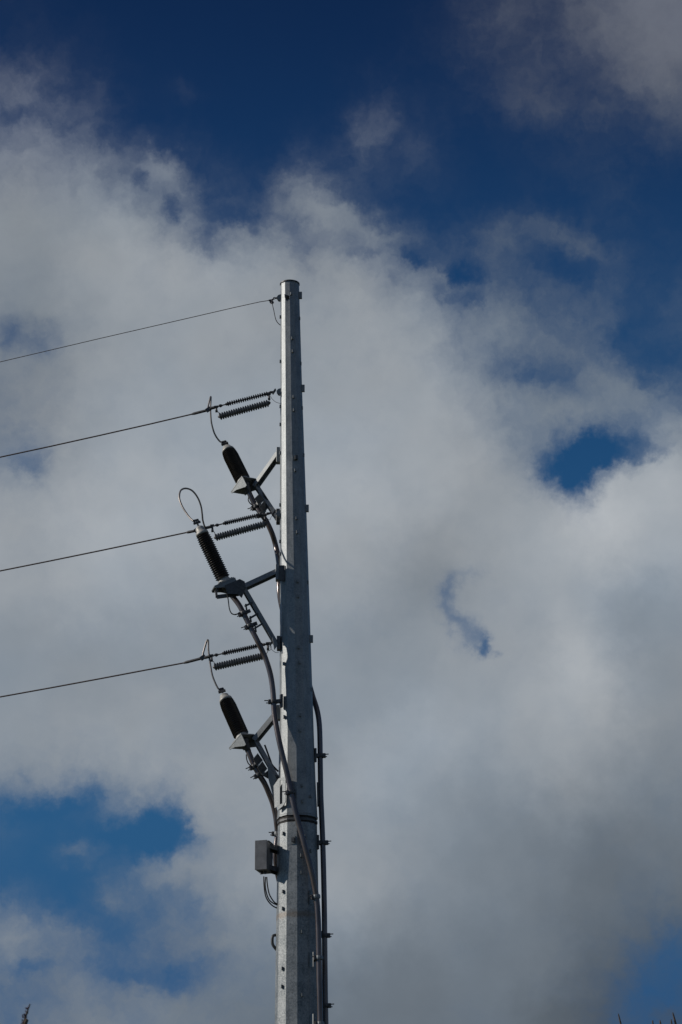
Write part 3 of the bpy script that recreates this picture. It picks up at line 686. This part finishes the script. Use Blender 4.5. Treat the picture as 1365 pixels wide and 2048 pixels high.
# upper bracket
dA = .22
kA = bracket('upper steel bracket with two dark support plates, holding the highest termination', aA, uA, (-.29, .39, -.25),
    (P(511, 974, DYA - .05), P(558, 908, dA)), ((557, 897), (557, 926)), (P(514, 974, DYA - .02), P(555, 1036, dA)), ((556.5, 1020), (556.5, 1047)), dA, [])
def square_plate(par, corners, dy, label=None):
    pts = [P(x, y, dy + o) for (x, y), o in zip(corners, (0, .05, .12, .07))]
    n = (pts[1] - pts[0]).cross(pts[2] - pts[0]).normalized()
    MB().plate(pts, n, .02).build('support_plate', M_DKSTEEL, par)
    mb = MB()
    for i in (0, 2):
        mb.tube([pts[i] - n * .012, pts[(i + 1) % 4] - n * .012], .010, 4, False)
    mb.build('plate_edge', M_STEEL, par)
square_plate(kA, [(510, 997), (520, 987), (528, 1000), (518, 1010.5)], DYA - .35)
square_plate(kA, [(519, 1013), (529, 1002), (537, 1015), (526.5, 1026)], DYA - .35)
# middle bracket
kB = bracket('middle steel bracket with open rungs beside the cable, reaching farthest from the pole', aB, uB, (-1, -.2, -.5),
    (P(487, 1176, DYB), P(554, 1145, -.10)), ((555.5, 1131), (555.5, 1161)), (P(487, 1176, DYB + .02), P(553, 1289, -.08)), ((558, 1274), (558, 1300)), -.10, [])
mb = MB(); mb.beam(P(564, 1131, -.27), P(564, 1162, -.27), .03, .14, (1, 0, 0)); mb.build('pole_plate', M_DKSTEEL, kB)
mb = MB(); mb.plate([P(545, 1275, -.2), P(550, 1273, -.2), P(556, 1290, -.2), P(549, 1300, -.2)], (.2, -1, .3), .03); mb.build('gusset', M_STEEL, kB)
# lower forked bar under the seat
mb = MB(); mb.beam(P(434, 1194, DYB - .25), P(478, 1188, DYB - .1), .06, .09, (0, 0, 1)); mb.beam(P(434, 1194, DYB - .25), P(432.5, 1183, DYB - .2), .06, .07, (0, 1, 0)); mb.beam(P(432.5, 1183, DYB - .2), P(443, 1168, DYB - .1), .05, .05, (0, 1, 0))
mb.build('fork_bar', M_DKSTEEL, kB)
mb = MB(); mb.plate([P(450, 1171, DYB - .25), P(480, 1158, DYB - .25), P(490, 1163, DYB - .2), P(492, 1176, DYB - .2), P(484, 1196, DYB - .2), P(475, 1188, DYB - .25), P(455, 1188, DYB - .25)], (0, -1, -.2), .03); mb.build('box_gusset', M_DKSTEEL, kB)
for (x0, y0, x1, y1) in ((492, 1211.5, 503, 1206), (501, 1236, 515, 1228), (511, 1256, 524, 1248)):
    mb = MB(); a_, b_ = P(x0, y0, DYB - .08), P(x1, y1, DYB)
    mb.beam(a_, b_, .12, .045, (0, 0, 1)); mb.beam(a_ + Vector((0, 0, .03)), a_ + Vector((.02, 0, -.09)), .12, .04, (1, 0, 0)); mb.build('rung', M_DKSTEEL, kB)
# lower bracket
dC = .12
kC = bracket('lower steel bracket with three dark support plates and a slotted gusset on the pole', aC, uC, (-.29, .39, -.25),
    (P(510, 1482, DYC - .05), P(556, 1426, dC)), ((557, 1412), (557, 1440)), (P(513, 1484, DYC), P(555, 1558, 0)), ((553, 1552), (553, 1572)), dC - .1, [])
for cs in ([(505, 1518), (515, 1506), (520, 1508), (526, 1519), (515, 1534)], ):
    pass
square_plate(kC, [(506.5, 1518), (516, 1507), (525.5, 1520), (514.5, 1532)], DYC - .32)
square_plate(kC, [(515, 1535), (525.5, 1523), (534.5, 1537), (524, 1549)], DYC - .32)
square_plate(kC, [(524.5, 1550.5), (536, 1541.5), (543, 1554), (536, 1557)], DYC - .32)
mb = MB(); q0 = [(556, 1555), (571, 1560), (571.5, 1604), (566, 1614), (557, 1619)]
# slotted gusset: two straps with a slot between
fy = -.30
def gp(x, y): return P(x, y, -.46 + (572 - x) / 24 * .26)
mb.plate([gp(548, 1572), gp(558, 1557), gp(572, 1553), gp(572, 1560.5), gp(560.5, 1560.5), gp(560.5, 1609), gp(556, 1613), gp(550, 1616)], (-.6, -1, 0), .02)
mb.plate([gp(565.5, 1560.8), gp(572, 1560.8), gp(572, 1603), gp(567, 1612), gp(556, 1621), gp(556, 1613.2), gp(560.7, 1609), gp(565.5, 1607)], (-.6, -1, 0), .02)
mb.build('slotted_gusset', M_STEEL, kC)
MB().plate([P(536, 1530, -.12), P(553, 1556, -.12), P(554, 1612, -.12), P(550, 1612, -.12), P(545, 1585, -.12), P(538, 1560, -.12)], (-.7, -1, 0), .02).build('gusset', M_STEEL, kC)

# ------------------------------------------------------------------ the three thick cables
def cable(path, r, label):
    pts = smooth_path(path, 6)
    o = MB().tube(pts, r, 12).build('power_cable', M_CABLE); tag(o, label, 'power cable', 'thick cables running down the pole'); return pts
def around(px, py, gap=.10):
    """a point hugging the pole's skin on the camera side"""
    c = pole_c(py); R = pole_r(py) + gap; x = (P(px, py, 0) - c).x; x = max(-R * .99, min(R * .99, x)); yy = -math.sqrt(R * R - x * x); return P(px, py, yy)
def behind(py, ang, gap=.12):
    """a point on the far side: ang degrees, 90 = straight away from the camera, 0 = right"""
    c = pole_c(py); R = pole_r(py) + gap; return c + Vector((R * math.cos(R_(ang)), R * math.sin(R_(ang)), 0))
CR = .066
startA = aA - uA * .30
pathA = [aA - uA * .12, startA, P(511, 1011, DYA - .12), P(521.5, 1026, DYA - .2), P(533.4, 1043, DYA - .2), P(545, 1068, DYA - .15), P(552, 1092, DYA - .05), P(556.5, 1114, .45), P(559, 1140, .45)]
pathA += [behind(1185, 140), behind(1240, 115), behind(1300, 85), behind(1350, 55, .10), P(626, 1393, .32), P(634.5, 1420, .22), P(639, 1448, .18), P(640.5, 1486, .15), P(641, 1527, .12), P(642, 1588, .1), P(643.3, 1620, .08), P(646, 1686, .06), P(648, 1760, .03), P(649.3, 1833, 0), P(650.5, 1956, 0), P(652, 2048, 0)]
pf = pathA[-1]; pathA += [Vector((pf.x + .08, pf.y, pf.z * .5)), Vector((pf.x + .16, pf.y, -.1))]
ptsA = cable(pathA, CR, 'thick cable that passes behind the pole and runs down its right edge')
startB = aB - uB * .30
pathB = [aB - uB * .12, startB, P(478, 1209, DYB - .06), P(489.5, 1231, DYB - .12), P(502.6, 1257, DYB - .16), P(516.5, 1284, DYB - .2), P(530.5, 1314, -.34), P(541, 1347, -.36), P(546.5, 1383, -.38), P(549, 1424, -.40), P(554, 1457, -.46), P(562, 1496, -.52)]
pathB += [around(x, y, g_a) for x, y, g_a in ((574.6, 1547, .13), (584, 1592, .11), (592.6, 1628, .11), (602.8, 1664.5, .12), (611.6, 1698, .14), (620.4, 1730.5, .16), (627.7, 1762, .18), (634.0, 1800, .19), (636.8, 1840, .21), (638, 1882, .22), (639.2, 1956, .22), (641, 2048, .22))]
pf = pathB[-1]; pathB += [Vector((pf.x + .03, pf.y, pf.z * .5)), Vector((pf.x + .06, pf.y, -.1))]
ptsB = cable(pathB, CR, 'thick cable sweeping from the middle termination across the front of the pole')
startC = aC - uC * .30
pathC = [aC - uC * .12, startC, P(508, 1529, DYC - .1), P(519, 1549.5, DYC - .12), P(529.6, 1567, DYC - .1), P(538.5, 1587, DYC - .05), P(546, 1607, DYC), P(551, 1628, DYC + .03), P(553.5, 1646, DYC + .05), P(555, 1668, DYC + .1)]
pathC += [behind(1720, 150), behind(1800, 120), behind(1900, 95), behind(2048, 80)]
pf = pathC[-1]; pathC += [Vector((pf.x, pf.y + .1, pf.z * .5)), Vector((pf.x, pf.y + .2, -.1))]
ptsC = cable(pathC, CR, 'thick cable curving from the lowest termination to the left side of the pole')

def near(pts, target):
    i = min(range(1, len(pts) - 1), key=lambda k: (pts[k] - target).length); return pts[i], pts[i + 1] - pts[i - 1]
def cleat(pts, px, py, dy, toward, pole_side, label, plate=None, mat=None, prong=.12):
    c, t_ = near(pts, P(px, py, dy))
    k = thing('cable_cleat', c, label, 'cable clamp', 'clamps fixing the thick cables')
    clamp_on(k, c, t_, CR, toward, prong, mat)
    if pole_side is not None:
        e = Vector(pole_side); mb = MB(); mb.beam(c, e, .10, .09, (0, 0, 1)); mb.build('standoff', M_DKSTEEL, k)
        if plate: 
            mb = MB(); d = (e - c); d.z = 0; d.normalize(); mb.beam(e - Vector((0, 0, plate)), e + Vector((0, 0, plate)), .10, .05, d); mb.build('wall_plate', M_DKSTEEL, k)
    return k
cleat(ptsA, 512, 1013, DYA - .12, (-1, -.2, -.2), P(519, 1005, DYA - .2), 'cable clamp just under the highest termination')
cleat(ptsA, 522, 1029, DYA - .2, (-1, -.2, -.2), P(530, 1020, DYA - .2), 'cable clamp below the support plates of the upper bracket')
cleat(ptsB, 485, 1226, DYB - .12, (-1, -.3, -.3), P(499, 1222, DYB), 'upper cable clamp on the rungs of the middle bracket')
cleat(ptsB, 500, 1253, DYB - .16, (-1, -.3, -.3), P(512, 1247, DYB), 'lower cable clamp on the rungs of the middle bracket')
cleat(ptsC, 509, 1532, DYC - .1, (-1, -.2, -.2), P(515, 1524, DYC - .2), 'cable clamp just under the lowest termination')
cleat(ptsC, 519, 1550, DYC - .12, (-1, -.2, -.2), P(528, 1545, DYC - .2), 'cable clamp below the support plates of the lower bracket')
def side(px, py, f=1.0):
    c = pole_c(py); R = pole_r(py); return c + Vector((R * f, 0, 0))
cleat(ptsB, 548, 1403, -.38, (-1, -.2, 0), P(563, 1402, -.30), 'cable clamp left of the pole with a tall dark plate on the steel', .16)
cleat(ptsB, 582, 1588, around(582, 1588).y - D0, (-1, -.5, 0), surf(588, 1588)[0], 'cable clamp on the front of the pole above the slip joint', .1)
cleat(ptsA, 641.5, 1513, .13, (1, -.2, -.05), side(0, 1511), 'cable clamp on the right edge, highest of that row', .17, prong=.10)
cleat(ptsA, 646.5, 1687, .06, (1, -.2, -.05), side(0, 1685), 'cable clamp on the right edge, just below the slip joint', .17, prong=.10)
cleat(ptsA, 651, 1866, 0, (1, -.2, -.05), side(0, 1864), 'cable clamp on the right edge, level with the small handle lug', .17, prong=.10)
cleat(ptsA, 653, 2026, 0, (1, -.2, -.05), side(0, 2024), 'cable clamp on the right edge at the bottom of view', .17, prong=.10)
for (x, y, lb) in ((633, 1796, 'cable clamp with bright bolt heads, upper one in the dark side of the pole'), (637.5, 1921, 'cable clamp with bright bolt heads, second down the dark side of the pole'), (640, 2045, 'cable clamp cut off by the bottom of view, in the dark side of the pole')):
    c, t_ = near(ptsB, around(x, y)); k = cleat(ptsB, x, y, c.y - D0, (-1, -.25, 0), surf(624, y)[0] + Vector((0, -.02, 0)), lb, None, M_STEEL, .05)
    mb = MB(); e, n_ = surf(620, y - 1); mb.beam(e + n_ * .06 + Vector((0, 0, -.17)), e + n_ * .06 + Vector((0, 0, .17)), .012, .155, n_); mb.build('wall_plate', M_STEEL, k)
cleat(ptsC, 554, 1670, DYC + .1, (-1, -.1, 0), side(0, 1670, -.9), 'cable clamp at the left edge right above the grey box', None, M_STEEL, prong=.10)

# small earth leads at the glands
for pix, dy, lb in (([(498, 993), (497, 1000), (501, 1007), (508, 1012)], DYA - .25, 'small black loop of wire below the highest termination'),
                    ([(454.5, 1188), (457, 1200), (459, 1216), (463, 1226), (470, 1229), (480, 1226)], DYB - .25, 'black loop of wire hanging below the middle termination'),
                    ([(493, 1509), (494, 1519), (498, 1528), (506, 1534)], DYC - .25, 'small black loop of wire below the lowest termination')):
    o = MB().tube(smooth_path([P(x, y, dy) for x, y in pix]), .014, 6).build('earth_wire', M_THINBLACK); tag(o, lb, 'wire')
for pix, dy, lb in (([(526, 985), (540, 1008), (548, 1018), (557, 1026)], .35, 'dark wire running along the strut of the upper bracket'),
                    ([(530, 1490), (541, 1520), (545, 1530), (557, 1543)], .1, 'dark wire running along the strut of the lower bracket')):
    o = MB().tube(smooth_path([P(x, y, dy) for x, y in pix]), .022, 6).build('earth_wire', M_THINBLACK); tag(o, lb, 'wire')

# ------------------------------------------------------------------ equipment box on the left side
fl = P(510.3, 1739, -.36); fr = P(533.5, 1739, -.43)
top_z = P(510.3, 1682, -.34).z
wv = (fr - fl); wv.z = 0; wv.normalize(); dv = Vector((-wv.y, wv.x, 0)); dv = dv.normalized()
wd = (fr - fl).length; dep = .50; zb = fl.z
bx = thing('junction_box', Vector((fl.x, fl.y, zb)), 'dark grey steel box fixed to the left side of the pole', 'junction box')
def boxmesh(o, a, la, b, lb, z0, z1, ch=.008):
    mb = MB(); o = Vector((o.x, o.y, 0)); pr = [o + a * ch, o + a * (la - ch), o + a * la + b * ch, o + a * la + b * (lb - ch), o + a * (la - ch) + b * lb, o + a * ch + b * lb, o + b * (lb - ch), o + b * ch]
    vs = [p + Vector((0, 0, z0)) for p in pr] + [p + Vector((0, 0, z1)) for p in pr]; n = 8
    return mb.add(vs, [(i, (i + 1) % n, n + (i + 1) % n, n + i) for i in range(n)] + [tuple(range(n - 1, -1, -1)), tuple(range(n, 2 * n))])
body_o = fl + dv * .03
boxmesh(body_o, wv, wd, dv, dep, zb, top_z).build('body', M_BOX, bx)
boxmesh(fl - wv * .006, wv, wd + .012, dv, .026, zb - .006, top_z + .006).build('lid', M_BOX, bx)
boxmesh(body_o + dv * .1 - wv * .0, wv, wd + .02, dv, dep - .1, top_z + .003, top_z + .02).build('drip_cover', M_DKSTEEL, bx)
for zz in (top_z - .10, zb + .08):
    c0 = body_o + wv * (wd - .05) + dv * (dep * .6); c0.z = zz; c1 = Vector((pole_c(1690 if zz > zb + .3 else 1745).x - pole_r(1700) * .93, D0 - .02, zz - .06))
    mb = MB(); mb.channel(c0, c1, .16, .12, .02, (0, -.3, -1)); mb.build('mount_arm', M_DKSTEEL, bx)
    mb = MB(); mb.beam(c1 + Vector((-.01, 0, -.12)), c1 + Vector((-.01, 0, .12)), .16, .03, (1, 0, 0)); mb.build('mount_plate', M_DKSTEEL, bx)
mb = MB()
for f_ in (.3, .62):
    c = body_o + wv * wd * f_ + dv * (dep * .45); mb.tube([Vector((c.x, c.y, zb + .01)), Vector((c.x, c.y, zb - .06))], .035, 10)
mb.build('cable_gland', M_DKSTEEL, bx)
for i, pix in enumerate(([(528, 1753), (528.5, 1770), (531, 1789), (536, 1801), (545, 1811), (554, 1816)], [(534, 1754), (535.3, 1770), (539, 1788), (545, 1799), (550, 1805), (555, 1808)], [(531.5, 1754), (531, 1772), (534.5, 1790), (540, 1801), (548, 1807), (555, 1810)])):
    o = MB().tube(smooth_path([P(x, y, -.05 - .03 * i) for x, y in pix]), .015, 8).build('thin_cable', M_THINBLACK)
    tag(o, ('outer lowest-hanging thin black cable below the grey box', 'inner thin black cable, closest to the pole under the grey box', 'middle one of the thin black cables below the grey box')[i], 'cable', 'thin cables below the grey box')

# ------------------------------------------------------------------ twig tips at the foot of the frame
def Pn(px, py, Y):
    d = pix_dir(px, py); return CAM + d * (Y / d.y)
def leaf(mb, c, d, l, w):
    d = Vector(d).normalized(); s = d.cross(Vector((0, 0, 1)));  s = s.normalized() if s.length > .01 else Vector((1, 0, 0)); n = s.cross(d)
    mb.add([c, c + d * l * .4 + s * w / 2 + n * .003, c + d * l - n * l * .12, c + d * l * .4 - s * w / 2 + n * .003], [(0, 1, 2), (0, 2, 3)])
YB = 9.0
tip = Pn(60, 2008, YB); b1 = Pn(46, 2052, YB); foot = Vector((tip.x - .55, YB + .1, 0))
bush = thing('flowering_shrub', foot, 'dark dry flower spike of a shrub at the bottom left corner', 'shrub')
stem = smooth_path([foot, foot + Vector((-.12, 0, .9)), foot + Vector((.02, 0, 1.7)), b1 + (b1 - tip) * 1.2, b1, tip], 6)
mb = MB(); mb.tube(stem, [.016 - .0138 * i / (len(stem) - 1) for i in range(len(stem))], 6)
others = []
for k in range(9):
    a = random.uniform(0, 6.28); hgt = random.uniform(1.5, 2.35); sp_ = random.uniform(.3, .8)
    e = foot + Vector((math.cos(a) * sp_, math.sin(a) * sp_, hgt)); st_ = smooth_path([foot + Vector((math.cos(a) * .05, math.sin(a) * .05, 0)), foot + Vector((math.cos(a) * sp_ * .4, math.sin(a) * sp_ * .4, hgt * .55)), e], 6)
    mb.tube(st_, [.013 - .010 * i / (len(st_) - 1) for i in range(len(st_))], 5); others.append(st_)
mb.build('stem', M_BARK, bush)
def spike(a, b, par, n=14):
    mb = MB()
    for i in range(n):
        t = i / (n - 1); c = a + (b - a) * t; w = .017 * (1 - t) + .006
        if i % 3 == 2: continue
        for j in range(7):
            o = Vector((random.gauss(0, 1), random.gauss(0, 1), random.gauss(0, .8))) * w * .5
            mb.lathe(c + o, c + o + Vector((random.uniform(-1, 1), random.uniform(-1, 1), random.uniform(0, 1))).normalized() * w, [(0, w * .2), (w * .4, w * .42), (w * .8, w * .3), (w, w * .05)], 5)
    mb.build('flower_spike', M_FLOWER, par)
mb = MB()
for x, y, w in [(a_, b_, c_ * .68) for a_, b_, c_ in ((60.5, 2010, .0035), (59, 2014, .005), (56, 2017.5, .009), (53.5, 2018, .007), (53.5, 2024.5, .0095), (50.5, 2030, .008), (49, 2034, .0115), (51, 2031.5, .007), (47.5, 2043, .010), (50.5, 2046, .009), (45.5, 2048.5, .009), (44, 2055, .011), (42, 2062, .012))]:
    c = Pn(x, y, YB)
    for j in range(9):
        o = Vector((random.gauss(0, 1), random.gauss(0, 1), random.gauss(0, 1))) * w * .45
        mb.lathe(c + o, c + o + Vector((random.uniform(-1, 1), random.uniform(-1, 1), random.uniform(0, 1))).normalized() * w * .9, [(0, w * .15), (w * .35, w * .3), (w * .6, w * .22), (w * .9, w * .04)], 5)
mb.build('flower_spike', M_FLOWER, bush)
for st_ in others[:5]: spike(st_[-3], st_[-1], bush, 8)
mb = MB()
for st_ in others + [stem[:13]]:
    for i in range(4, len(st_) - 1):
        for _ in range(3):
            a = random.uniform(0, 6.28); leaf(mb, st_[i], (math.cos(a), math.sin(a), random.uniform(-.3, .5)), random.uniform(.07, .13), .028)
mb.build('leaves', M_LEAF, bush)

YT = 16.0
def bare_shrub(tips, label, spread):
    fx = Pn(tips[0][0], 2048, YT).x; foot = Vector((fx + .25, YT + .2, 0))
    sh = thing('bare_shrub', foot, label, 'shrub', 'bare twigs at the bottom right')
    mb = MB()
    for (x, y, x2, y2, r) in tips:
        t_ = Pn(x, y, YT); b_ = Pn(x2, y2, YT); d = (b_ - t_)
        low = b_ + d.normalized() * .5 + Vector((0, 0, 0)); path = smooth_path([foot, foot * .5 + low * .5 + Vector((random.uniform(-.15, .15), 0, .2)), low, b_, t_], 6)
        n = len(path); mb.tube(path, [.022 * (1 - i / n) ** 1.2 + r for i in range(n)], 5)
        for i in range(8, n - 9, 3):
            a = random.uniform(0, 6.28); e = path[i] + Vector((math.cos(a) * .3, math.sin(a) * .3, .12)); mb.tube([path[i], path[i] * .5 + e * .5 + Vector((0, 0, .0)), e], [.006, .004, .002], 4)
    mb.build('twigs', M_BARK, sh)
    mb = MB(); mb.lathe(foot, foot + Vector((0, 0, .4)), [(0, .07), (.15, .05), (.4, .03)], 8); mb.build('trunk', M_BARK, sh)
bare_shrub([(1237, 2027, 1243, 2052, .0014)], 'single thin bare twig tip, leaning left, at the bottom edge', .3)
bare_shrub([(1346, 2025, 1353, 2052, .0026), (1343, 2041, 1345, 2056, .0012), (1306, 2045, 1307, 2056, .0012), (1321, 2044, 1323, 2056, .0012)], 'small cluster of bare twig tips in the bottom right corner', .3)
